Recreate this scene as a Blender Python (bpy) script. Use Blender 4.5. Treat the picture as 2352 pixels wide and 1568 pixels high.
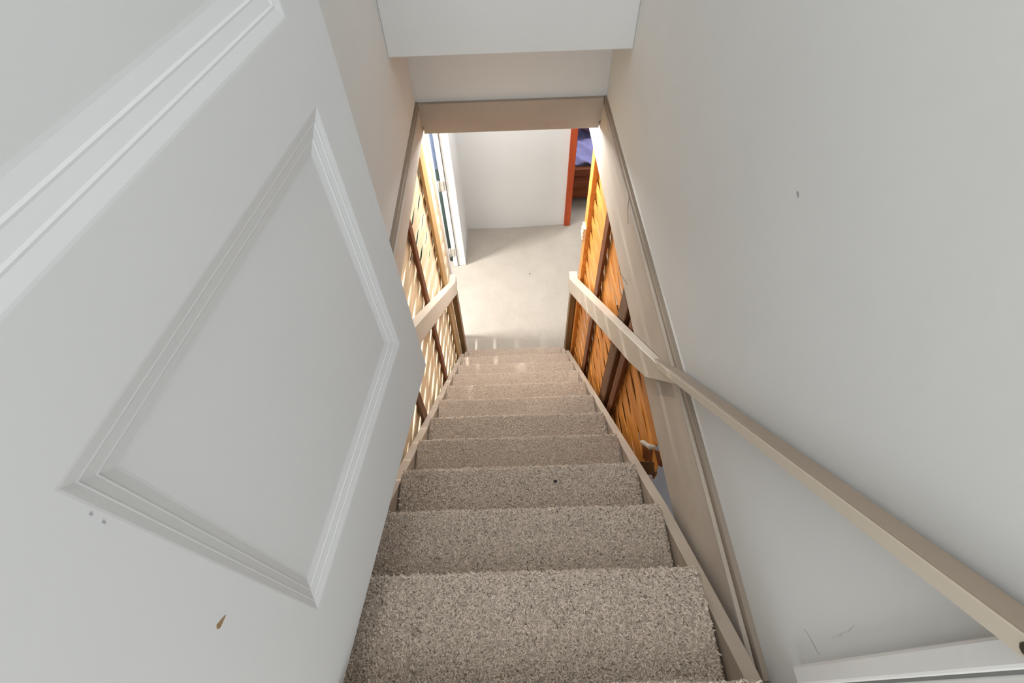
import bpy, bmesh, math, random
import numpy as np
from mathutils import Vector, Matrix

random.seed(7)
rng = np.random.default_rng(11)
for _o in list(bpy.data.objects):
    bpy.data.objects.remove(_o)
SC = bpy.context.scene
COL = SC.collection

# ------------------------------------------------------------------ camera
PITCH, YAW, ROLL, FPX = 0.929382677, -0.00883058, -0.04044609, 1122.87
cp, sp, cy, sy = math.cos(PITCH), math.sin(PITCH), math.cos(YAW), math.sin(YAW)
fw = Vector((sy * cp, cy * cp, -sp)); rt0 = Vector((cy, -sy, 0)); up0 = rt0.cross(fw)
rt = rt0 * math.cos(ROLL) + up0 * math.sin(ROLL); up = up0 * math.cos(ROLL) - rt0 * math.sin(ROLL)
cd = bpy.data.cameras.new('camera'); cam = bpy.data.objects.new('camera', cd); COL.objects.link(cam)
cd.sensor_width = 36.0; cd.lens = 36.0 * FPX / 2352.0; cd.clip_start = 0.01
M = Matrix((rt, up, -fw)).transposed().to_4x4(); M.translation = Vector((0, -0.0398, 0.9824))
cam.matrix_world = M
SC.camera = cam

# ------------------------------------------------------------------ world, lights, exposure
w = bpy.data.worlds.new('daylight'); SC.world = w; w.use_nodes = True
w.node_tree.nodes['Background'].inputs[0].default_value = (0.80, 0.88, 1.0, 1)
w.node_tree.nodes['Background'].inputs[1].default_value = 1.0
SC.view_settings.view_transform = 'Standard'; SC.view_settings.look = 'None'
SC.view_settings.gamma = 1.0; SC.view_settings.exposure = 0.16; SC.view_settings.use_curve_mapping = False

def area(name, loc, aim, sx, sy_, power, col=(1, 1, 1)):
    l = bpy.data.lights.new(name, 'AREA'); l.shape = 'RECTANGLE'; l.size = sx; l.size_y = sy_
    l.energy = power; l.color = col
    o = bpy.data.objects.new(name, l); COL.objects.link(o); o.location = loc
    d = Vector(aim) - Vector(loc)
    o.rotation_euler = d.to_track_quat('-Z', 'Y').to_euler()
    return o
area('hall_window_daylight', (0.15, -2.52, 1.00), (0.15, 0, 1.00), 2.6, 1.8, 44, (0.96, 0.985, 1.0))
area('hall_fill_light', (0.0, -0.75, 2.28), (0.0, -0.75, 0), 0.9, 0.8, 8, (1.0, 0.99, 0.97))  # added unseen fill, lifts the landing and near treads
area('stair_fill_light', (-0.05, 0.85, 2.28), (-0.05, 0.85, 0), 0.5, 1.0, 8, (1.0, 0.99, 0.97))  # added fill over the stairwell, brightens treads and deeper walls
area('basement_window_daylight', (-2.10, 2.55, -0.80), (0.0, 2.45, -2.1), 0.50, 0.07, 95, (1.0, 0.985, 0.96))
area('lower_stair_fill', (0.0, 2.50, -0.325), (0.0, 1.1, -1.55), 0.7, 0.3, 30, (0.99, 0.98, 0.97))  # added fill hidden behind the header, tilted to brighten the lower steps
area('far_wall_fill', (0.1, 3.35, -0.325), (0.1, 3.45, -3), 0.5, 0.3, 8, (0.95, 0.98, 1.0))  # added fill that lifts the far white wall
area('slit_floor_fill', (-1.25, 1.6, -0.325), (-1.15, 1.6, -3), 0.5, 0.9, 16, (0.97, 0.99, 1.0))  # added fill, brightens the floor behind the left slats so slits read white
area('side_gap_fill', (1.6, 0.4, -0.325), (1.2, 0.5, -3), 0.4, 0.4, 2.0, (0.80, 0.90, 1.0))  # added cool fill for the pale blue block right of the stairs
area('bedroom_light', (1.3, 4.7, -0.325), (1.1, 4.6, -3), 0.6, 0.6, 22, (0.95, 0.97, 1.0))

# ------------------------------------------------------------------ materials
def nmat(name):
    m = bpy.data.materials.new(name); m.use_nodes = True
    nt = m.node_tree; return m, nt, nt.nodes['Principled BSDF'], nt.nodes, nt.links
def coords(N, L, scale=(1, 1, 1), obj=True):
    t = N.new('ShaderNodeTexCoord'); mp = N.new('ShaderNodeMapping'); mp.inputs['Scale'].default_value = scale
    L.new(t.outputs['Object' if obj else 'Generated'], mp.inputs[0]); return mp.outputs[0]
def noise(N, L, vec, scale, detail=4, rough=0.55):
    n = N.new('ShaderNodeTexNoise'); n.inputs['Scale'].default_value = scale
    n.inputs['Detail'].default_value = detail; n.inputs['Roughness'].default_value = rough
    L.new(vec, n.inputs['Vector']); return n.outputs['Fac']
def ramp(N, L, fac, stops):
    r = N.new('ShaderNodeValToRGB'); e = r.color_ramp.elements
    e[0].position, e[0].color = stops[0][0], (*stops[0][1], 1)
    e[1].position, e[1].color = stops[-1][0], (*stops[-1][1], 1)
    for p, c in stops[1:-1]:
        k = e.new(p); k.color = (*c, 1)
    L.new(fac, r.inputs[0]); return r.outputs[0]
def mix(N, L, fac, a, b, mode='MIX'):
    m = N.new('ShaderNodeMix'); m.data_type = 'RGBA'; m.blend_type = mode
    if isinstance(fac, float): m.inputs[0].default_value = fac
    else: L.new(fac, m.inputs[0])
    for i, v in ((6, a), (7, b)):
        if isinstance(v, tuple): m.inputs[i].default_value = (*v, 1)
        else: L.new(v, m.inputs[i])
    return m.outputs[2]
def bump(N, L, h, b, strength=0.3, dist=0.002):
    n = N.new('ShaderNodeBump'); n.inputs['Strength'].default_value = strength; n.inputs['Distance'].default_value = dist
    L.new(h, n.inputs['Height']); L.new(n.outputs[0], b.inputs['Normal'])

def paint(name, col, dirt=(0.55, 0.52, 0.47), amount=0.12, rough=0.6, chips=None, bumpk=0.12):
    m, nt, b, N, L = nmat(name)
    v = coords(N, L)
    f = noise(N, L, v, 2.2, 5)
    c = ramp(N, L, f, [(0.35, tuple(x * (1 - amount) for x in col)), (0.65, col)])
    g = noise(N, L, v, 9.0, 6, 0.65)
    gm = ramp(N, L, g, [(0.60, (0, 0, 0)), (0.78, (1, 1, 1))])
    gs = N.new('ShaderNodeMath'); gs.operation = 'MULTIPLY'; gs.inputs[1].default_value = amount * 1.6
    L.new(gm, gs.inputs[0])
    c = mix(N, L, gs.outputs[0], c, tuple(x * y for x, y in zip(col, dirt)))
    if chips:
        h = noise(N, L, coords(N, L, (1, 0.35, 1)), chips[0], 3, 0.5)
        hm = ramp(N, L, h, [(chips[1], (0, 0, 0)), (chips[1] + 0.02, (1, 1, 1))])
        c = mix(N, L, hm, c, chips[2])
    L.new(c, b.inputs['Base Color']); b.inputs['Roughness'].default_value = rough
    bump(N, L, noise(N, L, v, 90.0, 3), b, bumpk, 0.001)
    return m

def wood(name, dark, light, rough=0.5, axis=(30, 1.5, 30), rand=0.25):
    m, nt, b, N, L = nmat(name)
    oi = N.new('ShaderNodeObjectInfo')
    t = N.new('ShaderNodeTexCoord'); mp = N.new('ShaderNodeMapping'); mp.inputs['Scale'].default_value = axis
    va = N.new('ShaderNodeVectorMath'); va.operation = 'MULTIPLY_ADD'
    cb = N.new('ShaderNodeCombineXYZ')
    for i in range(3): L.new(oi.outputs['Random'], cb.inputs[i])
    L.new(cb.outputs[0], va.inputs[0]); va.inputs[1].default_value = (17, 23, 31); L.new(t.outputs['Object'], va.inputs[2])
    L.new(va.outputs[0], mp.inputs[0])
    f = noise(N, L, mp.outputs[0], 1.0, 5, 0.6)
    c = ramp(N, L, f, [(0.3, dark), (0.7, light)])
    hs = N.new('ShaderNodeHueSaturation')
    mr = N.new('ShaderNodeMapRange'); mr.inputs[3].default_value = 1 - rand; mr.inputs[4].default_value = 1 + rand * 0.6
    L.new(oi.outputs['Random'], mr.inputs[0]); L.new(mr.outputs[0], hs.inputs['Value']); L.new(c, hs.inputs['Color'])
    L.new(hs.outputs[0], b.inputs['Base Color']); b.inputs['Roughness'].default_value = rough; b.inputs['Specular IOR Level'].default_value = 0.2
    bump(N, L, f, b, 0.2, 0.001)
    return m

def carpet(name, base, dark, light, scale=1.0, spots=True):
    m, nt, b, N, L = nmat(name)
    v = coords(N, L)
    f = noise(N, L, v, 240 * scale, 4, 0.7)
    c = ramp(N, L, f, [(0.30, dark), (0.48, base), (0.70, light)])
    g = noise(N, L, v, 6.0, 5, 0.6)
    c = mix(N, L, 0.5, c, ramp(N, L, g, [(0.3, (0.80, 0.78, 0.75)), (0.7, (1.0, 1.0, 1.0))]), 'MULTIPLY')
    if spots:
        s = noise(N, L, v, 85 * scale, 2, 0.5)
        c = mix(N, L, ramp(N, L, s, [(0.69, (0, 0, 0)), (0.73, (0.8, 0.8, 0.8))]), c, tuple(x * 0.35 for x in dark))
    L.new(c, b.inputs['Base Color']); b.inputs['Roughness'].default_value = 1.0
    b.inputs['Specular IOR Level'].default_value = 0.05
    b.inputs['Sheen Weight'].default_value = 0.15
    bump(N, L, noise(N, L, v, 320 * scale, 3, 0.7), b, 0.8, 0.004)
    return m

def plain(name, col, rough=0.5, metal=0.0, var=0.15, scale=30):
    m, nt, b, N, L = nmat(name)
    f = noise(N, L, coords(N, L), scale, 4)
    c = ramp(N, L, f, [(0.3, tuple(x * (1 - var) for x in col)), (0.7, col)])
    L.new(c, b.inputs['Base Color']); b.inputs['Roughness'].default_value = rough; b.inputs['Metallic'].default_value = metal
    return m

MAT = dict(
    wall=paint('grey_white_wall_paint', (0.745, 0.757, 0.75), amount=0.04, rough=0.75),
    door=paint('white_door_paint', (0.665, 0.68, 0.685), amount=0.03, rough=0.62, bumpk=0.05),
    white=paint('white_trim_paint', (0.82, 0.82, 0.81), amount=0.05, rough=0.4, bumpk=0.05),
    jamb=paint('scuffed_white_jamb_paint', (0.78, 0.78, 0.76), amount=0.16, rough=0.4, bumpk=0.05, chips=(14, 0.76, (0.16, 0.14, 0.12))),
    beige=paint('beige_board_paint', (0.60, 0.53, 0.45), dirt=(0.60, 0.55, 0.50), amount=0.20, rough=0.5, chips=(16, 0.77, (0.10, 0.08, 0.06))),
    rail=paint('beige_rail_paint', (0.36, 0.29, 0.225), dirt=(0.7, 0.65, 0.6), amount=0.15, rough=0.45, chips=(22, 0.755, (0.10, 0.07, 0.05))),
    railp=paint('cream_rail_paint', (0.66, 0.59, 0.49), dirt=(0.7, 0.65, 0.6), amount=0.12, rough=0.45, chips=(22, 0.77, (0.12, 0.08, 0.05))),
    taupe=paint('taupe_trim_paint', (0.46, 0.40, 0.335), amount=0.18, rough=0.55, chips=(15, 0.80, (0.08, 0.07, 0.06))),
    band=paint('brown_moulding_paint', (0.33, 0.27, 0.21), amount=0.18, rough=0.6, chips=(15, 0.73, (0.08, 0.07, 0.06))),
    patch=paint('grey_filler', (0.50, 0.46, 0.41), amount=0.3, rough=0.8),
    bwhite=paint('basement_white_paint', (0.80, 0.805, 0.80), amount=0.03, rough=0.7),
    carpet=carpet('taupe_stair_carpet', (0.52, 0.43, 0.345), (0.26, 0.205, 0.155), (0.66, 0.56, 0.47)),
    fcarpet=carpet('pale_basement_carpet', (0.45, 0.405, 0.35), (0.34, 0.30, 0.255), (0.54, 0.495, 0.435), 0.7, False),
    stringer=paint('bare_pine_stringer', (0.47, 0.39, 0.31), amount=0.20, rough=0.6, chips=(20, 0.74, (0.15, 0.12, 0.09))),
    orange=wood('orange_pine', (0.66, 0.25, 0.045), (0.86, 0.40, 0.10), 0.4, rand=0.16),
    pale=wood('pale_and_overexposed_pine', (0.72, 0.55, 0.34), (0.86, 0.71, 0.50), 0.45, rand=0.10),  # overexposure of the left slats put into the colour; splintered block truly pale
    dark=wood('dark_brown_wood', (0.10, 0.045, 0.018), (0.20, 0.10, 0.045), 0.5, (20, 20, 2)),
    brown=wood('brown_batten_wood', (0.13, 0.038, 0.011), (0.22, 0.075, 0.022), 0.5, (20, 20, 2)),
    tan=wood('tan_batten_wood', (0.50, 0.30, 0.12), (0.62, 0.40, 0.18), 0.5, (20, 20, 2)),
    newel=wood('brown_newel_wood', (0.20, 0.13, 0.06), (0.32, 0.21, 0.11), 0.5, (20, 20, 2), 0.1),
    red=wood('red_stained_wood', (0.36, 0.055, 0.018), (0.52, 0.10, 0.035), 0.4, (20, 20, 2), 0.1),
    bedwood=wood('reddish_bed_wood', (0.14, 0.03, 0.010), (0.30, 0.085, 0.03), 0.35, (3, 20, 30), 0.1),
    blue=plain('periwinkle_bedding', (0.36, 0.345, 0.66), 0.9, 0, 0.35, 9),
    plum=plain('plum_cushion_cloth', (0.08, 0.045, 0.075), 0.9),
    blackm=plain('black_scrap', (0.012, 0.012, 0.012), 0.7),
    metal=plain('dull_hinge_metal', (0.62, 0.60, 0.55), 0.35, 0.5),
    nail=plain('rusty_nail_metal', (0.10, 0.085, 0.07), 0.5, 0.6),
    chip=plain('bare_door_wood', (0.30, 0.20, 0.10), 0.8),
    crack=plain('plaster_crack', (0.47, 0.455, 0.43), 0.9),
    scuff=plain('grey_scuff_mark', (0.42, 0.42, 0.45), 0.9),
    sheet=plain('cool_lit_floor_blue', (0.62, 0.66, 0.74), 0.5, 0, 0.05),
    cloth=plain('pale_rag', (0.62, 0.55, 0.46), 0.9, 0, 0.25, 40),
    navy=plain('blue_curtain_cloth', (0.15, 0.20, 0.31), 0.9), gap_shade=plain('gap_shade_cloth', (0.03, 0.05, 0.045), 0.9))

# ------------------------------------------------------------------ helpers
def link(o, parent=None):
    COL.objects.link(o)
    if parent is not None: o.parent = parent
    return o
def tag(o, label=None, cat=None, group=None, kind=None):
    if label: o['label'] = label
    if cat: o['category'] = cat
    if group: o['group'] = group
    if kind: o['kind'] = kind
    return o
def empty(name, loc, label, cat, group=None, kind=None):
    o = bpy.data.objects.new(name, None); o.empty_display_size = 0.05; link(o); o.location = loc
    return tag(o, label, cat, group, kind)
def mesh_obj(name, verts, faces, mat, parent=None, smooth=False, bevel=0.0, segs=2, loc=None):
    """verts are world coordinates; the object's origin stays at the parent's origin (or loc)"""
    org = Vector(loc) if loc is not None else (parent_world(parent) if parent is not None else Vector((0, 0, 0)))
    me = bpy.data.meshes.new(name)
    me.from_pydata([tuple(Vector(v) - org) for v in verts], [], faces)
    bm = bmesh.new(); bm.from_mesh(me)
    bmesh.ops.recalc_face_normals(bm, faces=bm.faces)
    if bevel > 0:
        bmesh.ops.bevel(bm, geom=[e for e in bm.edges], offset=bevel, segments=segs, affect='EDGES', profile=0.5)
    bm.to_mesh(me); bm.free()
    me.materials.append(MAT[mat] if isinstance(mat, str) else mat)
    if smooth:
        me.polygons.foreach_set('use_smooth', [True] * len(me.polygons))
    o = bpy.data.objects.new(name, me); link(o, parent)
    if parent is None: o.location = org
    else: o.location = org - parent_world(parent)
    return o
def parent_world(p):
    v = Vector((0, 0, 0))
    while p is not None:
        v = v + p.location; p = p.parent
    return v
BF = [(0, 1, 2, 3), (7, 6, 5, 4), (0, 4, 5, 1), (1, 5, 6, 2), (2, 6, 7, 3), (3, 7, 4, 0)]
def bv(x0, x1, y0, y1, z0, z1):
    return [(x0, y0, z0), (x1, y0, z0), (x1, y1, z0), (x0, y1, z0), (x0, y0, z1), (x1, y0, z1), (x1, y1, z1), (x0, y1, z1)]
def box(name, x0, x1, y0, y1, z0, z1, mat, parent=None, bevel=0.0, loc=None):
    if parent is None and loc is None: loc = ((x0 + x1) / 2, (y0 + y1) / 2, z0)
    return mesh_obj(name, bv(x0, x1, y0, y1, z0, z1), BF, mat, parent, bevel=bevel, loc=loc)
def prism_yz(name, prof, x0, x1, mat, parent=None, bevel=0.0, nx=1, smooth=False, jit=None, loc=None):
    """closed (y,z) profile extruded along x"""
    n = len(prof); vs = []; fs = []
    for i in range(nx + 1):
        x = x0 + (x1 - x0) * i / nx
        for j, (y, z) in enumerate(prof):
            dx = dy = dz = 0
            if jit: dx, dy, dz = jit(i, j, x, y, z)
            vs.append((x + dx, y + dy, z + dz))
    for i in range(nx):
        for j in range(n):
            fs.append((i * n + j, i * n + (j + 1) % n, (i + 1) * n + (j + 1) % n, (i + 1) * n + j))
    fs.append(tuple(range(n))); fs.append(tuple(reversed([nx * n + j for j in range(n)])))
    return mesh_obj(name, vs, fs, mat, parent, smooth, bevel, loc=loc)
def prism_xz(name, prof, y0, y1, mat, parent=None, smooth=False, loc=None):
    n = len(prof)
    vs = [(x, y0, z) for x, z in prof] + [(x, y1, z) for x, z in prof]
    fs = [(j, (j + 1) % n, n + (j + 1) % n, n + j) for j in range(n)] + [tuple(range(n)), tuple(range(2 * n - 1, n - 1, -1))]
    return mesh_obj(name, vs, fs, mat, parent, smooth, loc=loc)
def struct(o, label, cat): return tag(o, label, cat, kind='structure')

# ------------------------------------------------------------------ dimensions
G, R = 0.203128, 0.195            # run and rise
XR, XL = 0.46, -0.42              # stairwell walls
ZF = -2.34                        # basement floor
ZT = -0.153                       # bottom of the plaster, top of the fascia trim
YE = 2.20                         # far end of the stairwell opening
ZB = -0.30                        # basement ceiling

# ------------------------------------------------------------------ the shell upstairs
wr = struct(box('wall_right', XR, XR + 0.10, -0.15, YE + 0.10, ZT, 2.30, 'wall', loc=(XR, 1, 0)), 'smooth off-white plaster wall along the right of the stairs, carrying the handrail', 'wall')
struct(box('wall_left', XL - 0.10, XL, -0.15, YE + 0.10, ZT, 2.30, 'wall', loc=(XL, 1, 0)), 'off-white plaster wall behind the open white door', 'wall')
struct(box('wall_front', XL, XR, 1.84, YE + 0.10, 0.193, 2.30, 'wall', loc=(0, 1.84, 0.193), bevel=0.004), 'pale grey bulkhead wall hanging over the foot of the stairs, the nearer of the two', 'wall')
struct(box('wall_end', XL, XR, YE, YE + 0.10, ZT, 0.193, 'wall', loc=(0, YE, 0)), 'set-back warm grey wall strip directly above the brown header board', 'wall')
struct(box('ceiling', -1.7, 1.7, -2.6, YE + 0.1, 2.30, 2.40, 'wall', loc=(0, 0, 2.3)), 'plain white ceiling over the landing', 'ceiling')
struct(box('floor_landing', -1.7, 1.7, -2.6, -0.062, -0.14, -0.004, 'carpet', loc=(0, -1, 0)), 'carpeted landing floor at the head of the stairs', 'floor')
struct(box('wall_hall_left', -1.8, -1.7, -2.6, -0.02, -0.14, 2.30, 'wall', loc=(-1.7, -1, 0)), 'plain hall wall left of the landing', 'wall')
struct(box('wall_hall_right', 1.7, 1.8, -2.6, -0.02, -0.14, 2.30, 'wall', loc=(1.7, -1, 0)), 'plain hall wall right of the landing', 'wall')
def holed_wall_y(name, x0, x1, z0, z1, hx0, hx1, hz0, hz1, y0, y1, mat, label):
    vs, fs = [], []
    for (a, b, c, d) in ((x0, hx0, z0, z1), (hx1, x1, z0, z1), (hx0, hx1, z0, hz0), (hx0, hx1, hz1, z1)):
        if b - a < 1e-6 or d - c < 1e-6: continue
        k = len(vs); vs += bv(a, b, y0, y1, c, d); fs += [tuple(i + k for i in f) for f in BF]
    return struct(mesh_obj(name, vs, fs, mat, loc=((x0 + x1) / 2, y0, z0)), label, 'wall')
def holed_wall_x(name, y0, y1, z0, z1, hy0, hy1, hz0, hz1, x0, x1, mat, label):
    vs, fs = [], []
    for (a, b, c, d) in ((y0, hy0, z0, z1), (hy1, y1, z0, z1), (hy0, hy1, z0, hz0), (hy0, hy1, hz1, z1)):
        if b - a < 1e-6 or d - c < 1e-6: continue
        k = len(vs); vs += bv(x0, x1, a, b, c, d); fs += [tuple(i + k for i in f) for f in BF]
    return struct(mesh_obj(name, vs, fs, mat, loc=(x0, (y0 + y1) / 2, z0)), label, 'wall')
holed_wall_y('wall_back', -1.7, 1.7, -0.14, 2.30, -1.15, 1.45, 0.10, 1.90, -2.60, -2.50, 'wall', 'hall wall with the window behind the viewpoint')
holed_wall_y('wall_doorway', -1.7, 1.7, -0.14, 2.30, -0.375, 0.49, -0.14, 2.06, -0.26, -0.15, 'wall', 'wall around the doorway at the head of the stairs')
# doorway jambs: right one is seen in the lower right corner
jb = empty('trim_6', (0.47, -0.08, 0), 'scuffed white door jamb with a stop strip in the lower right corner', 'door jamb', kind='structure')
box('jamb_board', 0.452, 0.49, -0.26, -0.027, 0.0, 2.06, 'jamb', jb, 0.002)
box('stop_strip', 0.440, 0.4615, -0.0235, 0.0035, 0.002, 0.462, 'jamb', jb, 0.004)
box('stop_strip', 0.440, 0.4615, -0.0235, 0.0035, 0.548, 2.04, 'jamb', jb, 0.004)
jl = empty('trim_7', (-0.33, -0.08, 0), 'white door jamb that the open panel door hangs from', 'door jamb', kind='structure')
box('jamb_board', -0.419, -0.335, -0.26, -0.118, 0.0, 2.06, 'jamb', jl, 0.002)

# plaster crack and scuffs on the right wall
def strip_on_wall(name, pts, wd, mat, parent, x):
    vs, fs = [], []
    for i, (y, z) in enumerate(pts):
        t = wd * (0.35 + 0.65 * math.sin(math.pi * (i + 0.5) / len(pts))) * random.uniform(0.6, 1.2)
        vs += [(x, y, z - t), (x, y, z + t)]
    for i in range(len(pts) - 1): fs.append((2 * i, 2 * i + 1, 2 * i + 3, 2 * i + 2))
    k = len(vs); vs += [(x - 0.0004, b, c) for a, b, c in vs]
    fs2 = [tuple(v + k for v in reversed(f)) for f in fs]
    return mesh_obj(name, vs, fs + fs2, mat, parent)
strip_on_wall('plaster_crack', [(0.0312, 0.118), (0.0330, 0.130), (0.0325, 0.141), (0.0350, 0.156), (0.0345, 0.168), (0.0375, 0.180), (0.0405, 0.190)], 0.0009, 'crack', wr, XR - 0.0003)
strip_on_wall('plaster_crack', [(0.052, 0.045), (0.040, 0.054), (0.026, 0.060), (0.014, 0.066)], 0.0005, 'crack', wr, XR - 0.0003)
strip_on_wall('scuff_mark', [(0.600, 0.484), (0.604, 0.487), (0.609, 0.488)], 0.0022, 'scuff', wr, XR - 0.0003)

# ------------------------------------------------------------------ fascia, trim and header under the plaster
def fascia(name, side, x_in, x_out, y0, y1, ztop, zbot, label):
    o = struct(box(name, min(x_in, x_out), max(x_in, x_out), y0, y1, zbot, ztop, 'beige', bevel=0.002, loc=(x_in, y0, zbot)), label, 'board')
    return o
fr = fascia('trim_1', 1, 0.445, 0.56, -0.012, 3.2, -0.196, -0.470, 'deep beige painted fascia board under the right wall, above the orange lattice')
fl = fascia('trim_2', -1, -0.407, -0.52, -0.012, 3.0, -0.196, -0.300, 'shallow beige fascia board under the left wall, above the pale lattice')
def moulding(name, s, x, label):
    # s=+1 right, -1 left ; x is the plaster plane
    e = empty(name, (x, 1.1, ZT), label, 'trim', kind='structure')
    f = lambda p: [(x - s * a, b) for a, b in p]
    prism_xz('band', f([(0.000, -0.150), (0.010, -0.1535), (0.012, -0.160), (0.0100, -0.177), (-0.06, -0.177), (-0.06, -0.150)]), -0.012, YE, 'band', e)
    prism_xz('bead', f([(0.005, -0.177), (0.0135, -0.1775), (0.0175, -0.182), (0.0175, -0.1875), (0.0135, -0.1915), (0.005, -0.192), (-0.05, -0.192), (-0.05, -0.177)]), -0.012, YE, 'beige', e)
    prism_xz('groove', f([(0.003, -0.192), (0.003, -0.1965), (-0.05, -0.1965), (-0.05, -0.192)]), -0.012, YE, 'taupe', e)
moulding('trim_3', 1, XR, 'narrow taupe moulding with a bead along the foot of the right plaster wall')
moulding('trim_4', -1, XL, 'narrow taupe moulding with a bead along the foot of the left plaster wall')
hd = empty('trim_8', (0.02, YE, ZB), 'brownish taupe header board across the foot of the stairwell opening', 'board', kind='structure')
box('face_board', -0.409, 0.447, YE - 0.022, YE + 0.09, -0.262, ZT, 'taupe', hd, 0.002)
box('lower_strip', -0.401, 0.440, YE - 0.014, YE + 0.09, -0.302, -0.262, 'taupe', hd, 0.003)
# thin nails sticking out of the right fascia
def tube(name, pts, rad, mat, parent, n=6, loc=None):
    vs, fs = [], []
    P = [Vector(p) for p in pts]
    for i, p in enumerate(P):
        d = (P[min(i + 1, len(P) - 1)] - P[max(i - 1, 0)]).normalized()
        a = d.orthogonal().normalized(); b = d.cross(a)
        r_ = rad[i] if isinstance(rad, (list, tuple)) else rad
        for j in range(n):
            t = 2 * math.pi * j / n; vs.append(p + a * (r_ * math.cos(t)) + b * (r_ * math.sin(t)))
    for i in range(len(P) - 1):
        for j in range(n):
            fs.append((i * n + j, i * n + (j + 1) % n, (i + 1) * n + (j + 1) % n, (i + 1) * n + j))
    fs.append(tuple(range(n))); fs.append(tuple(range(len(vs) - 1, len(vs) - n - 1, -1)))
    return mesh_obj(name, vs, fs, mat, parent, True, loc=loc)
tube('nail', [(0.447, 1.48, -0.170), (0.438, 1.44, -0.185), (0.434, 1.38, -0.215)], 0.0009, 'nail', fr)
tube('nail', [(0.446, 1.26, -0.42), (0.425, 1.31, -0.405), (0.420, 1.34, -0.39)], 0.0008, 'nail', fr)

pp = [(0.80, -0.335), (0.685, -0.222), (0.640, -0.217), (0.735, -0.363)]
mesh_obj('filler_patch', [(0.4443, y, z) for y, z in pp] + [(0.4452, y, z) for y, z in pp], BF, 'patch', fr)

# ------------------------------------------------------------------ basement shell
struct(box('floor', -2.3, 2.6, -0.8, 7.0, ZF - 0.1, ZF, 'fcarpet', loc=(0, 3, ZF)), 'pale beige carpeted basement floor at the foot of the stairs', 'floor')
def multibox(name, boxes, mat, loc):
    vs, fs = [], []
    for b_ in boxes:
        k = len(vs); vs += bv(*b_); fs += [tuple(i + k for i in f) for f in BF]
    return mesh_obj(name, vs, fs, mat, loc=loc)
struct(multibox('ceiling_basement', [(-2.3, -0.52, -0.8, 7.0, ZB, ZB + 0.12), (0.56, 2.6, -0.8, 7.0, ZB, ZB + 0.12), (-0.52, 0.56, YE + 0.1, 7.0, ZB, ZB + 0.12), (-0.52, 0.56, -0.8, -0.16, ZB, ZB + 0.12)], 'bwhite', (0, 3, ZB)), 'white basement ceiling around the stair opening', 'ceiling')
holed_wall_x('wall_basement_left', -0.8, 7.0, ZF, ZB, 2.25, 2.85, -0.98, -0.62, -2.3, -2.2, 'bwhite', 'white basement wall with a small high window, left of the pale lattice')
struct(box('wall_basement_right', 2.5, 2.6, -0.8, 7.0, ZF, ZB, 'bwhite', loc=(2.5, 3, ZF)), 'white basement wall far to the right of the orange lattice', 'wall')
struct(box('wall_basement_near', -2.3, 2.6, -0.9, -0.8, ZF, ZB, 'bwhite', loc=(0, -0.8, ZF)), 'white basement wall under the landing', 'wall')
struct(box('wall_basement_end', -2.3, 2.6, 7.0, 7.1, ZF, ZB, 'bwhite', loc=(0, 7, ZF)), 'white wall at the far end of the basement', 'wall')
# window frame of the basement window
wf = empty('window_1', (-2.25, 2.55, -0.98), 'small white framed basement window high in the left wall', 'window', kind='structure')
for a in ((2.25, 2.285), (2.815, 2.85)): box('frame_stile', -2.28, -2.22, a[0], a[1], -0.98, -0.62, 'white', wf, 0.003)
for a in ((-0.98, -0.945), (-0.655, -0.62)): box('frame_rail', -2.28, -2.22, 2.285, 2.815, a[0], a[1], 'white', wf, 0.003)
# the white wall that faces the stairs, with its slight bend
prof = [(-0.445, 3.905), (-0.04, 3.895), (0.546, 3.925), (0.546, 4.02), (-0.445, 4.02)]
n = len(prof)
struct(mesh_obj('wall_far', [(x, y, ZF) for x, y in prof] + [(x, y, ZB) for x, y in prof],
    [(j, (j + 1) % n, n + (j + 1) % n, n + j) for j in range(n)] + [tuple(range(n)), tuple(range(2 * n - 1, n - 1, -1))], 'bwhite', loc=(0, 3.9, ZF)),
    'white wall facing the foot of the stairs, between the white door casing and the red wood trim', 'wall')
struct(box('wall_jog', -0.553, -0.445, 3.40, 4.02, ZF, ZB, 'bwhite', loc=(-0.5, 3.4, ZF)), 'short white return wall beside the hinged white casing', 'wall')
struct(box('wall_side_room', -2.2, -1.5, 3.95, 4.05, ZF, ZB, 'bwhite', loc=(-1.9, 4, ZF)), 'white wall of the room behind the pale lattice', 'wall')
# white casing with two hinges
cs = empty('door_2', (-0.51, 3.37, ZF), 'white door casing with two hinges beyond the pale lattice', 'door casing', kind='structure')
box('casing_board', -0.515, -0.440, 3.375, 3.405, ZF, ZB, 'white', cs, 0.006)
box('jamb_edge', -0.556, -0.518, 3.362, 3.405, ZF + 0.004, ZB, 'white', cs, 0.004)
for z in (-1.428, -2.150):
    h = box('hinge', -0.574, -0.532, 3.350, 3.362, z - 0.045, z + 0.045, 'metal', cs, 0.003)
    tube('hinge_pin', [(-0.571, 3.350, z - 0.05), (-0.571, 3.350, z + 0.05)], 0.008, 'metal', h, 8)
# red wood trim
rtm = empty('door_3', (0.575, 3.93, ZF), 'red stained wood door trim at the right end of the white far wall', 'door trim', kind='structure')
box('casing_board', 0.545, 0.605, 3.895, 3.925, ZF, ZB, 'red', rtm, 0.003)
box('jamb_board', 0.549, 0.585, 3.925, 4.03, ZF, ZB, 'red', rtm, 0.003)

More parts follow.
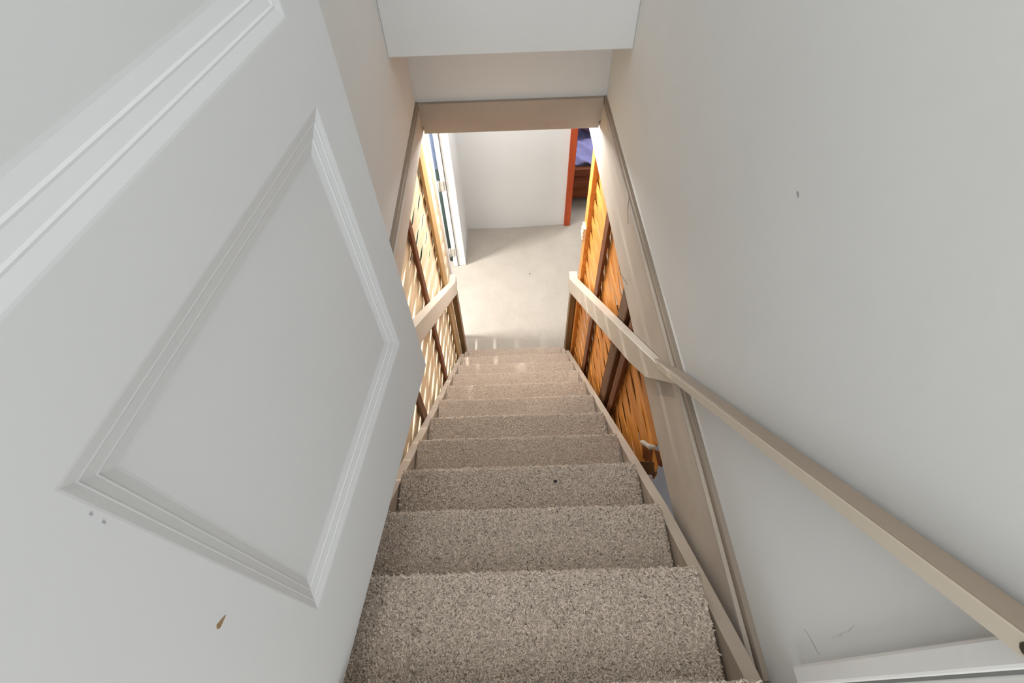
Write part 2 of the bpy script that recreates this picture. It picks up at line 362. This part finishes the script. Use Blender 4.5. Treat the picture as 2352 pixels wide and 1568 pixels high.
# ------------------------------------------------------------------ staircase
st = empty('staircase', (0, 1.1, ZF), 'steep taupe carpeted staircase going down to the basement', 'staircase')
CW = 0.388
def step_profile(k):
    y1, z1 = k * G - (0.012 if k == 0 else 0), -k * R
    yb = (k - 1) * G - 0.022 if k > 0 else -0.10
    zd = -(k + 1) * R
    outer = [(yb, z1), (yb + (y1 - yb) * 0.33, z1), (yb + (y1 - yb) * 0.66, z1 - 0.001), (y1 - 0.016, z1 - 0.001), (y1 - 0.006, z1 - 0.003), (y1 - 0.001, z1 - 0.009), (y1, z1 - 0.017), (y1 - 0.003, z1 - 0.027),
             (y1 - 0.010, z1 - 0.034), (y1 - 0.022, z1 - 0.040), (y1 - 0.024, z1 - 0.10), (y1 - 0.024, zd)]
    inner = [(y1 - 0.034, zd), (y1 - 0.034, z1 - 0.046), (y1 - 0.018, z1 - 0.012), (yb, z1 - 0.012)]
    return outer + inner
for k in range(0, 12):
    sw = empty('step', (0, 0, 0), None, None); sw.parent = st
    sw.location = Vector((0, k * G, -k * R)) - st.location
    y1, z1 = k * G, -k * R
    if k > 0:
        box('tread_board', -0.397, 0.397, (k - 1) * G - 0.030, y1 - 0.014, z1 - 0.040, z1 - 0.0125, 'stringer', sw, 0.003)
    box('riser_board', -0.396, 0.396, y1 - 0.052, y1 - 0.0345, -(k + 1) * R + 0.001, z1 - 0.041, 'stringer', sw)
    jx = rng.normal(0, 1, (200, 40))
    ph = random.uniform(0, 6)
    def jit(i, j, x, y, z, jx=jx, ph=ph):
        e = 1.0 if 3 <= j <= 9 else 0.3
        a = 0.0012 * jx[i, j] * e
        b_ = 0.0022 * math.sin(x * 9 + ph) * e + 0.0012 * math.sin(x * 31 + ph * 2) * e
        ex = 0.003 * jx[i, (j + 7) % 30] if i in (0, 120) else 0
        return ex, b_ * 0.6 + a * 0.6, a * 0.5
    wk = CW if k < 11 else 0.362
    prism_yz('carpet', step_profile(k), -wk, wk, 'carpet', sw, nx=120, smooth=True, jit=jit)
# stringers
def stringer(x0, x1):
    o = 0.050
    top = lambda y: -0.96 * y - o
    prof = [(-0.058, -0.080), (0.0, -0.112), (0.144, -0.226), (0.42, top(0.42)), (2.21, top(2.21)), (2.24, ZF), (1.93, ZF), (-0.058, -0.36)]
    return prism_yz('stringer', prof, x0, x1, 'stringer', st, 0.002)
stringer(0.3975, 0.428); stringer(-0.430, -0.3975)
# loose pile on the near treads, one curled strand each
def fibre_mat():
    m, nt, b, N, L = nmat('carpet_strands')
    a = N.new('ShaderNodeAttribute'); a.attribute_name = 'tint'
    L.new(a.outputs['Color'], b.inputs['Base Color']); b.inputs['Roughness'].default_value = 1.0
    b.inputs['Specular IOR Level'].default_value = 0.05
    return m
MAT['fibre'] = fibre_mat()
def pile(k, dens, parent):
    fs_ = 1.0 if k <= 3 else (0.72 if k <= 5 else 0.5)
    y1, z1 = k * G - (0.012 if k == 0 else 0), -k * R
    ya = (k - 1) * G - 0.020 if k > 0 else -0.06
    nf = int(dens * 2 * CW * (y1 - ya))
    x = rng.uniform(-CW, CW, nf); y = rng.uniform(ya, y1 - 0.004, nf); z = np.full(nf, z1 - 0.001) - np.clip((y - (y1 - 0.012)) / 0.012, 0, 1) ** 2 * 0.006
    th = rng.uniform(0, 2 * np.pi, nf); ln = rng.uniform(0.004, 0.010, nf) * fs_; curl = rng.normal(0, 1.0, nf); wd = rng.uniform(0.0009, 0.0016, nf) * fs_; hh = rng.uniform(0.0015, 0.0042, nf) * fs_
    V = np.zeros((nf, 6, 3)); px, py = x.copy(), y.copy()
    for i in range(3):
        a = th + curl * i * 0.8
        nx_, ny_ = -np.sin(a), np.cos(a)
        h = z + hh * (0.35, 1.0, 0.55)[i]
        for s in (0, 1):
            sg = (s * 2 - 1) * wd * (1.0, 1.1, 0.6)[i]
            V[:, i * 2 + s, 0] = px + nx_ * sg; V[:, i * 2 + s, 1] = py + ny_ * sg; V[:, i * 2 + s, 2] = h + 0.0006 * (s * 2 - 1)
        px = px + np.cos(a) * ln * 0.5; py = py + np.sin(a) * ln * 0.5
    V[:, :, 1] = np.minimum(V[:, :, 1], y1 + 0.0015)
    org = parent_world(parent)
    V -= np.array(org)
    base = np.arange(nf)[:, None] * 6
    F = np.concatenate([base + np.array([[0, 1, 3, 2]]), base + np.array([[2, 3, 5, 4]])], 1).reshape(-1, 4)
    me = bpy.data.meshes.new('carpet_pile')
    me.vertices.add(nf * 6); me.vertices.foreach_set('co', V.reshape(-1))
    me.loops.add(F.size); me.loops.foreach_set('vertex_index', F.reshape(-1).astype(np.int32))
    me.polygons.add(len(F)); me.polygons.foreach_set('loop_start', np.arange(0, F.size, 4, dtype=np.int32))
    me.update(calc_edges=True)
    t = rng.uniform(0.72, 1.25, nf)
    dk = rng.uniform(0, 1, nf) < 0.035; t[dk] *= 0.35
    c = np.stack([np.minimum(0.66 * t, 0.92), np.minimum(0.565 * t, 0.88), np.minimum(0.48 * t, 0.85), np.ones(nf)], 1)
    at = me.color_attributes.new('tint', 'FLOAT_COLOR', 'POINT'); at.data.foreach_set('color', np.repeat(c, 6, 0).reshape(-1).astype(np.float32))
    me.materials.append(MAT['fibre'])
    o = bpy.data.objects.new('carpet_pile', me); link(o, parent); o['kind'] = 'stuff'
    o['label'] = 'short curled taupe carpet strands'
    return o
steps = [c for c in st.children if c.name.startswith('step')]
for k, dens in ((0, 60000), (1, 120000), (2, 120000), (3, 100000), (4, 80000), (5, 70000), (6, 60000), (7, 55000), (8, 50000), (9, 45000), (10, 45000), (11, 45000)):
    pile(k, dens, steps[k])

# ------------------------------------------------------------------ woven lattice panels
PITCH_Z, SLH, HALF, AMP = 0.0575, 0.0550, 0.20, 0.0036
def slat_mesh(y0, y1, phase, mat, amp=AMP):
    ns = int((y1 - y0) / 0.025); vs, fs = [], []
    for i in range(ns + 1):
        y = y0 + (y1 - y0) * i / ns
        xo = amp * math.sin(math.pi * (y - 2.30) / HALF) * phase
        for dx, dz in ((-0.002, 0), (0.002, 0), (0.002, SLH), (-0.002, SLH)):
            vs.append((xo + dx, y - y0, dz))
    for i in range(ns):
        for j in range(4): fs.append((i * 4 + j, i * 4 + (j + 1) % 4, i * 4 + 4 + (j + 1) % 4, i * 4 + 4 + j))
    fs += [(3, 2, 1, 0), tuple(ns * 4 + j for j in range(4))]
    me = bpy.data.meshes.new('slat'); me.from_pydata(vs, [], fs)
    me.materials.append(MAT[mat]); return me
def lattice(name, s, xc, y0, y1, mat, label, ztop, cut=None):
    e = empty(name, (xc, (y0 + y1) / 2, ZF), label, 'lattice panel')
    ms = {}
    i = 0; z = ZF + 0.004
    while z + SLH < ztop:
        ya = y0
        if cut: ya = cut(i, z)
        key = (i % 2, round(ya, 3))
        if key not in ms: ms[key] = slat_mesh(ya, y1, (1 if i % 2 else -1) * s, mat, AMP if s > 0 else 0.0048)
        o = bpy.data.objects.new('slat', ms[key]); link(o, e)
        o.location = Vector((xc + random.uniform(-0.0008, 0.0008), ya, z + random.uniform(-0.0012, 0.0012))) - e.location
        o.rotation_euler.x = random.uniform(-0.0012, 0.0012)
        z += 0.0535 if i % 2 == 0 else 0.0615; i += 1
    return e
lr = lattice('woven_lattice_panel', 1, 0.476, 0.60, 2.29, 'orange', 'orange stained woven slat panel right of the stairs with dark battens', -0.33,
             cut=lambda i, z: 0.60 + (0.07 if (i % 3 == 0) else 0.0))
ll = lattice('woven_lattice_panel', -1, -0.458, 0.30, 2.47, 'pale', 'woven slat panel left of the stairs, coloured pale for overexposing daylight behind', -0.31)
# battens and posts
box('batten', 0.4475, 0.463, 1.715, 1.790, ZF, -0.31, 'brown', lr, 0.003)
box('batten', 0.4475, 0.463, 1.085, 1.145, ZF, -0.31, 'brown', lr, 0.003)
box('post', 0.4475, 0.530, 1.205, 1.310, ZF, -0.31, 'dark', lr, 0.006)
box('end_post', 0.4465, 0.500, 2.215, 2.300, ZF, -0.31, 'orange', lr, 0.003)
box('batten', -0.446, -0.431, 1.600, 1.655, ZF, -0.302, 'brown', ll, 0.003)
box('batten', -0.446, -0.431, 1.040, 1.100, ZF, -0.302, 'dark', ll, 0.003)
box('end_batten', -0.446, -0.430, 2.110, 2.225, ZF, -0.302, 'tan', ll, 0.003)
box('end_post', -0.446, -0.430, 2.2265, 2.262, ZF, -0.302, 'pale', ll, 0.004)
box('top_rail', -0.464, -0.447, 0.30, 2.47, -0.350, -0.3005, 'pale', ll, 0.002)  # added strip, blocks window light leaking above the slats
box('top_rail', 0.464, 0.4745, 0.60, 2.21, -0.380, -0.3005, 'orange', lr, 0.002)  # same added light-blocking strip on the right panel
# white edge board standing next to the pale lattice, at the doorway
ebd = struct(box('trim_5', -0.500, -0.440, 2.474, 2.525, ZF, ZB, 'white', bevel=0.004, loc=(-0.47, 2.6, ZF)), 'tall white edge board between the pale lattice and the doorway', 'board')
# splintered pale wood block on the orange end post
vs, fs = [], []
zs = [-1.045, -1.030, -1.018, -1.004, -0.992, -0.978, -0.962, -0.945]
dep = [0.012, 0.020, 0.013, 0.024, 0.015, 0.022, 0.016, 0.018]
for z, d in zip(zs, dep):
    vs += [(0.4463, 2.205, z), (0.4463 - d, 2.205 + 0.004, z), (0.4463 - d * 0.9, 2.270, z + 0.003), (0.4463, 2.275, z)]
for i in range(len(zs) - 1):
    for j in range(4): fs.append((i * 4 + j, i * 4 + (j + 1) % 4, i * 4 + 4 + (j + 1) % 4, i * 4 + 4 + j))
fs += [(3, 2, 1, 0), tuple((len(zs) - 1) * 4 + j for j in range(4))]
tag(mesh_obj('splintered_block', vs, fs, 'pale', lr), 'splintered pale wood block')
# broken end of the orange panel near the stringer: tilted pieces and a pale splinter
def tilted(name, c, size, rot, mat, parent):
    m_ = Matrix.Rotation(rot[0], 3, 'X') @ Matrix.Rotation(rot[1], 3, 'Y') @ Matrix.Rotation(rot[2], 3, 'Z')
    vs = [Vector(c) + m_ @ Vector(v) for v in bv(-size[0] / 2, size[0] / 2, -size[1] / 2, size[1] / 2, -size[2] / 2, size[2] / 2)]
    return mesh_obj(name, vs, BF, mat, parent, bevel=0.002)
tilted('broken_slat', (0.474, 0.665, -0.665), (0.006, 0.05, 0.20), (0.55, 0.05, 0), 'brown', lr)
tilted('broken_slat', (0.466, 0.640, -0.720), (0.006, 0.045, 0.15), (0.42, 0.1, 0), 'dark', lr)
tilted('broken_slat', (0.466, 0.610, -0.775), (0.006, 0.030, 0.12), (0.35, 0.0, 0), 'orange', lr)
tag(tube('splinter', [(0.455, 0.735, -0.700), (0.453, 0.715, -0.665), (0.458, 0.690, -0.635), (0.456, 0.668, -0.600), (0.462, 0.650, -0.560)], [0.004, 0.009, 0.008, 0.011, 0.004], 'cloth', lr, 7), 'pale torn splinter')

# ------------------------------------------------------------------ newel posts and handrails
def beam(name, x0, x1, ya, yb, top, thick, mat, parent, bevel=0.003):
    prof = [(ya, top(ya)), (yb, top(yb)), (yb, top(yb) - thick), (ya, top(ya) - thick)]
    return prism_yz(name, prof, x0, x1, mat, parent, bevel)
RT = lambda y: -0.242 - 0.819 * (y - 0.828)
hr = empty('handrail', (0.42, 0.8, -0.3), 'long beige painted wooden handrail running down the right wall', 'handrail')
UT = lambda y: -0.012 - 0.938 * (y - 0.54)
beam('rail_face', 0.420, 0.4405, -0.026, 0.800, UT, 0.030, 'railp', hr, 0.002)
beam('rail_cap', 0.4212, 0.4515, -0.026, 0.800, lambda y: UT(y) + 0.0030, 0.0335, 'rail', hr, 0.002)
# the deeper lower board tapers into the upper rail
sec = [(0.66, 0.428, UT(0.66) - 0.028, 0.020), (0.80, 0.4165, UT(0.80) + 0.001, 0.105), (0.95, 0.412, -0.375, 0.118), (2.262, 0.385, RT(2.262), 0.118)]
vs, fs = [], []
for y, xi, zt, th in sec: vs += [(xi, y, zt), (0.4435, y, zt), (0.4435, y, zt - th), (xi, y, zt - th)]
for i in range(len(sec) - 1):
    for j in range(4): fs.append((i * 4 + j, i * 4 + (j + 1) % 4, i * 4 + 4 + (j + 1) % 4, i * 4 + 4 + j))
fs += [(3, 2, 1, 0), (12, 13, 14, 15)]
mesh_obj('lower_board', vs, fs, 'railp', hr, bevel=0.003)
tube('end_screw', [(0.4190, -0.012, UT(-0.012) - 0.016), (0.4196, -0.012, UT(-0.012) - 0.016), (0.424, -0.012, UT(-0.012) - 0.016)], [0.005, 0.0062, 0.006], 'nail', hr, 10)
hl = empty('handrail', (-0.41, 1.6, -1.2), 'short cream painted handrail on the left, partly hidden by the white door', 'handrail')
beam('lower_board', -0.429, -0.385, 0.700, 2.262, lambda y: RT(y) + 0.01, 0.118, 'railp', hl, 0.004)
def newel(x0, x1, ztop, label):
    e = empty('newel_post', ((x0 + x1) / 2, 2.25, ZF), label, 'post')
    box('shaft', x0, x1, 2.2635, 2.330, ZF, ztop, 'newel', e, 0.004)
    return e
nr = newel(0.404, 0.4435, RT(2.262) - 0.10, 'dark tan newel post under the lower end of the right handrail')
nl = newel(-0.429, -0.392, RT(2.262) - 0.09, 'dark tan newel post under the lower end of the left handrail')
box('cap', 0.386, 0.4435, 2.262, 2.335, RT(2.262) - 0.099, RT(2.262) - 0.002, 'railp', nr, 0.004)
box('cap', -0.429, -0.386, 2.262, 2.335, RT(2.262) - 0.089, RT(2.262) + 0.008, 'railp', nl, 0.004)

# ------------------------------------------------------------------ the open white panel door
A = Vector((-0.224, 0.6515, 0)); Bp = Vector((-0.3128, -0.0005, 0))
ang = (Bp - A).normalized()
nrm = Vector((-ang.y, ang.x, 0))
if nrm.x < 0: nrm = -nrm                     # towards the stairs
DW, DZ0, DZ1, DT = 0.762, -0.03, 1.99, 0.035
dr = empty('door_1', (-0.325, -0.094, DZ0), 'large white panel door standing open on the left, over the stairs', 'door', kind='structure')
def dp(s, z, d=0.0): return A + ang * s + nrm * d + Vector((0, 0, z))
panels = [(0.178, 0.678), (0.772, 1.272), (1.366, 1.866)]
S0, S1 = 0.088, 0.577
# slab: stiles and rails as one sheet with openings
vs, fs = [], []
def quad(a, b, c, d):
    k = len(vs); vs.extend([a, b, c, d]); fs.append((k, k + 1, k + 2, k + 3))
zc = [DZ0] + [v for p in panels for v in p] + [DZ1]
quad(dp(0, DZ0), dp(S0, DZ0), dp(S0, DZ1), dp(0, DZ1)); quad(dp(S1, DZ0), dp(DW, DZ0), dp(DW, DZ1), dp(S1, DZ1))
for i in range(0, len(zc), 2): quad(dp(S0, zc[i]), dp(S1, zc[i]), dp(S1, zc[i + 1]), dp(S0, zc[i + 1]))
for (p, q) in (((0, DZ0), (DW, DZ0)), ((DW, DZ0), (DW, DZ1)), ((DW, DZ1), (0, DZ1)), ((0, DZ1), (0, DZ0))):
    quad(dp(*p), dp(*q), dp(*q, -DT), dp(*p, -DT))
quad(dp(0, DZ0, -DT), dp(DW, DZ0, -DT), dp(DW, DZ1, -DT), dp(0, DZ1, -DT))
mesh_obj('slab', vs, fs, 'door', dr)
ogee = [(0.0, 0.0), (0.002, -0.0003), (0.010, -0.0035), (0.0115, -0.0035), (0.013, -0.0048), (0.021, -0.0076), (0.0225, -0.0076), (0.024, -0.0090), (0.033, -0.0118), (0.036, -0.0122)]
for (z0, z1) in panels:
    vs, fs = [], []
    for a, d in ogee:
        h = a * 1.4; vs += [dp(S0 + a, z0 + h, d), dp(S1 - a, z0 + h, d), dp(S1 - a, z1 - h, d), dp(S0 + a, z1 - h, d)]
    for i in range(len(ogee) - 1):
        for j in range(4): fs.append((i * 4 + j, i * 4 + (j + 1) % 4, i * 4 + 4 + (j + 1) % 4, i * 4 + 4 + j))
    me_ = mesh_obj('panel_moulding', vs, fs, 'door', dr)
    a, d = ogee[-1]
    h = a * 1.4
    pv = [(S0 + a, z0 + h), (S1 - a, z0 + h), (S1 - a, z1 - h), (S0 + a, z1 - h)]
    mesh_obj('panel', [dp(u, v, d) for u, v in pv] + [dp(u, v, d - 0.006) for u, v in pv], BF, 'door', dr)
def chip(pts, mat='chip'):
    vs = [dp(s, z, 0.0006) for s, z in pts] + [dp(s, z, -0.0002) for s, z in pts]; n = len(pts)
    fs = [tuple(range(n)), tuple(range(2 * n - 1, n - 1, -1))] + [(j, (j + 1) % n, n + (j + 1) % n, n + j) for j in range(n)]
    tag(mesh_obj('paint_chip', vs, fs, mat, dr), 'brown paint chip')
c0 = (0.6215, 0.4235)
chip([(c0[0] + 0.0060, c0[1] + 0.000), (c0[0] + 0.0048, c0[1] - 0.0045), (c0[0] + 0.0015, c0[1] - 0.0052), (c0[0] - 0.0075, c0[1] - 0.0055), (c0[0] - 0.0035, c0[1] - 0.0015), (c0[0] + 0.0030, c0[1] + 0.0035)])
chip([(0.580, 0.6425), (0.5815, 0.6430), (0.5822, 0.6405), (0.5808, 0.6395)], 'scuff')
chip([(0.5815, 0.6290), (0.5832, 0.6290), (0.5832, 0.6250), (0.5820, 0.6255)], 'scuff')

# ------------------------------------------------------------------ curtain and added dark sheet seen through the gap beside the white casing
def drape(name, x0, x1, y, z0, z1, mat, parent):
    n_ = 40; vs, fs = [], []
    for i in range(n_ + 1):
        x = x0 + (x1 - x0) * i / n_; yo = y + 0.018 * math.sin(i * 1.1) + 0.006 * math.sin(i * 2.9)
        vs += [(x, yo, z0), (x, yo, z1), (x, yo + 0.006, z1), (x, yo + 0.006, z0)]
    for i in range(n_):
        for j in range(4): fs.append((i * 4 + j, i * 4 + (j + 1) % 4, i * 4 + 4 + (j + 1) % 4, i * 4 + 4 + j))
    return mesh_obj(name, vs, fs, mat, parent, True)
ct = empty('curtain', (-0.95, 3.47, ZF + 0.02), 'blue curtain over an added dark sheet, glimpsed through the narrow gap beside the white casing', 'curtain')
drape('gap_shade_sheet', -1.35, -0.558, 3.44, ZF + 0.02, -1.32, MAT['gap_shade'], ct)  # added dark sheet standing for the unlit room in the gap
drape('upper_cloth', -1.35, -0.558, 3.436, -1.32, -0.36, MAT['navy'], ct)
tube('rod', [(-1.40, 3.44, -0.35), (-0.558, 3.44, -0.35)], 0.011, 'metal', ct, 8)

# ------------------------------------------------------------------ bedroom beyond the red trim
bed = empty('bed', (1.2, 4.9, ZF), 'reddish brown wooden bed beyond the red door trim', 'bed')
box('footboard', 0.60, 1.75, 4.262, 4.290, ZF + 0.06, -2.02, 'bedwood', bed, 0.004)
box('top_rail', 0.59, 1.76, 4.250, 4.300, -2.012, -1.925, 'bedwood', bed, 0.008)
box('ledge', 0.59, 1.76, 4.243, 4.300, -2.022, -2.010, 'bedwood', bed, 0.004)
for x in (0.585, 1.70): box('leg', x, x + 0.06, 4.248, 4.308, ZF, -1.93, 'bedwood', bed, 0.005)
for x in (0.585, 1.70): box('leg', x, x + 0.06, 6.10, 6.16, ZF, -1.93, 'bedwood', bed, 0.005)
for x in (0.60, 1.72): box('side_rail', x, x + 0.025, 4.308, 6.10, -2.20, -2.02, 'bedwood', bed, 0.004)
box('mattress', 0.628, 1.718, 4.305, 6.095, -2.15, -1.975, 'bwhite', bed, 0.02)
nx_, ny_ = 60, 80
vs, fs = [], []
def bz(x, y): return -1.905 + 0.018 * math.sin(x * 17 + 3 * math.sin(y * 6)) + 0.014 * math.sin(y * 23 + 4 * math.sin(x * 9)) + 0.010 * math.sin((x + y) * 41) 
for i in range(nx_ + 1):
    for j in range(ny_ + 1):
        x = 0.63 + 1.08 * i / nx_; y = 4.31 + 1.75 * j / ny_
        vs.append((x, y, bz(x, y)))
k0 = len(vs)
for (x, y, z) in list(vs): vs.append((x, y, z - 0.02))
g_ = lambda i, j: i * (ny_ + 1) + j
for i in range(nx_):
    for j in range(ny_):
        f = (g_(i, j), g_(i + 1, j), g_(i + 1, j + 1), g_(i, j + 1)); fs.append(f); fs.append(tuple(k0 + v for v in reversed(f)))
for i in range(nx_):
    fs.append((g_(i, 0), k0 + g_(i, 0), k0 + g_(i + 1, 0), g_(i + 1, 0))); fs.append((g_(i + 1, ny_), k0 + g_(i + 1, ny_), k0 + g_(i, ny_), g_(i, ny_)))
for j in range(ny_):
    fs.append((g_(0, j + 1), k0 + g_(0, j + 1), k0 + g_(0, j), g_(0, j))); fs.append((g_(nx_, j), k0 + g_(nx_, j), k0 + g_(nx_, j + 1), g_(nx_, j + 1)))
tag(mesh_obj('blanket', vs, fs, 'blue', None, True, loc=(1.2, 4.9, -1.93)), 'rumpled periwinkle blue blanket on the wooden bed', 'blanket')
# dark cushion lying on the blanket
bm = bmesh.new(); bmesh.ops.create_uvsphere(bm, u_segments=24, v_segments=14, radius=1)
for v in bm.verts:
    p = v.co
    fx = math.copysign(abs(p.x) ** 0.6, p.x); fy = math.copysign(abs(p.y) ** 0.6, p.y)
    v.co = Vector((fx * 0.22, fy * 0.13, p.z * 0.055 * (1 - 0.35 * (p.x ** 2 * p.y ** 2) * 4)))
me = bpy.data.meshes.new('cushion'); bm.to_mesh(me); bm.free(); me.materials.append(MAT['plum'])
me.polygons.foreach_set('use_smooth', [True] * len(me.polygons))
cu = link(bpy.data.objects.new('cushion', me)); cu.location = (0.93, 4.93, -1.80); cu.rotation_euler = (0.1, 0, 0.75)
tag(cu, 'dark plum cushion lying on the blue blanket', 'cushion')

# ------------------------------------------------------------------ small things
def scrap(loc, size, mat, label, name='scrap', cat='scrap'):
    vs, n = [], 7
    for lay, (r_, h) in enumerate(((1.0, 0.0), (0.8, 0.6), (0.35, 1.0))):
        for j in range(n):
            t = 2 * math.pi * j / n; q = random.uniform(0.65, 1.2) * r_
            vs.append((loc[0] + size * q * math.cos(t), loc[1] + size * 0.8 * q * math.sin(t), loc[2] + h * size * 0.45))
    fs = [tuple(reversed(range(n))), tuple(range(2 * n, 3 * n))]
    for l_ in range(2):
        for j in range(n): fs.append((l_ * n + j, l_ * n + (j + 1) % n, (l_ + 1) * n + (j + 1) % n, (l_ + 1) * n + j))
    return tag(mesh_obj(name, vs, fs, mat, loc=loc), label, cat)
scrap((0.118, 0.5505, -3 * R + 0.002), 0.0075, 'blackm', 'small black scrap on the carpet of an upper step')
scrap((0.165, 3.228, ZF + 0.001), 0.008, 'blackm', 'tiny dark crumb on the pale basement floor')
sb = empty('cool_floor_standin', (0.80, 0.52, ZF), 'pale blue tub under the broken end of the orange panel', 'box')  # added block; cool light on the floor is put into its colour
box('standin', 0.56, 1.10, 0.26, 1.08, ZF, -1.42, 'sheet', sb, 0.012)
box('upper_slab', 0.545, 1.115, 0.245, 1.095, -1.42, -1.36, 'sheet', sb, 0.010)
ch = empty('slit_backing', (0.88, 1.35, ZF), 'added dark chest glimpsed through the slits of the orange panel', 'backing')  # added box, there only to keep the slits of the panel dark
box('body', 0.56, 1.20, 1.16, 2.00, ZF, -1.46, 'dark', ch, 0.006)
box('upper_slab', 0.545, 1.215, 1.145, 2.015, -1.46, -1.41, 'dark', ch, 0.008)
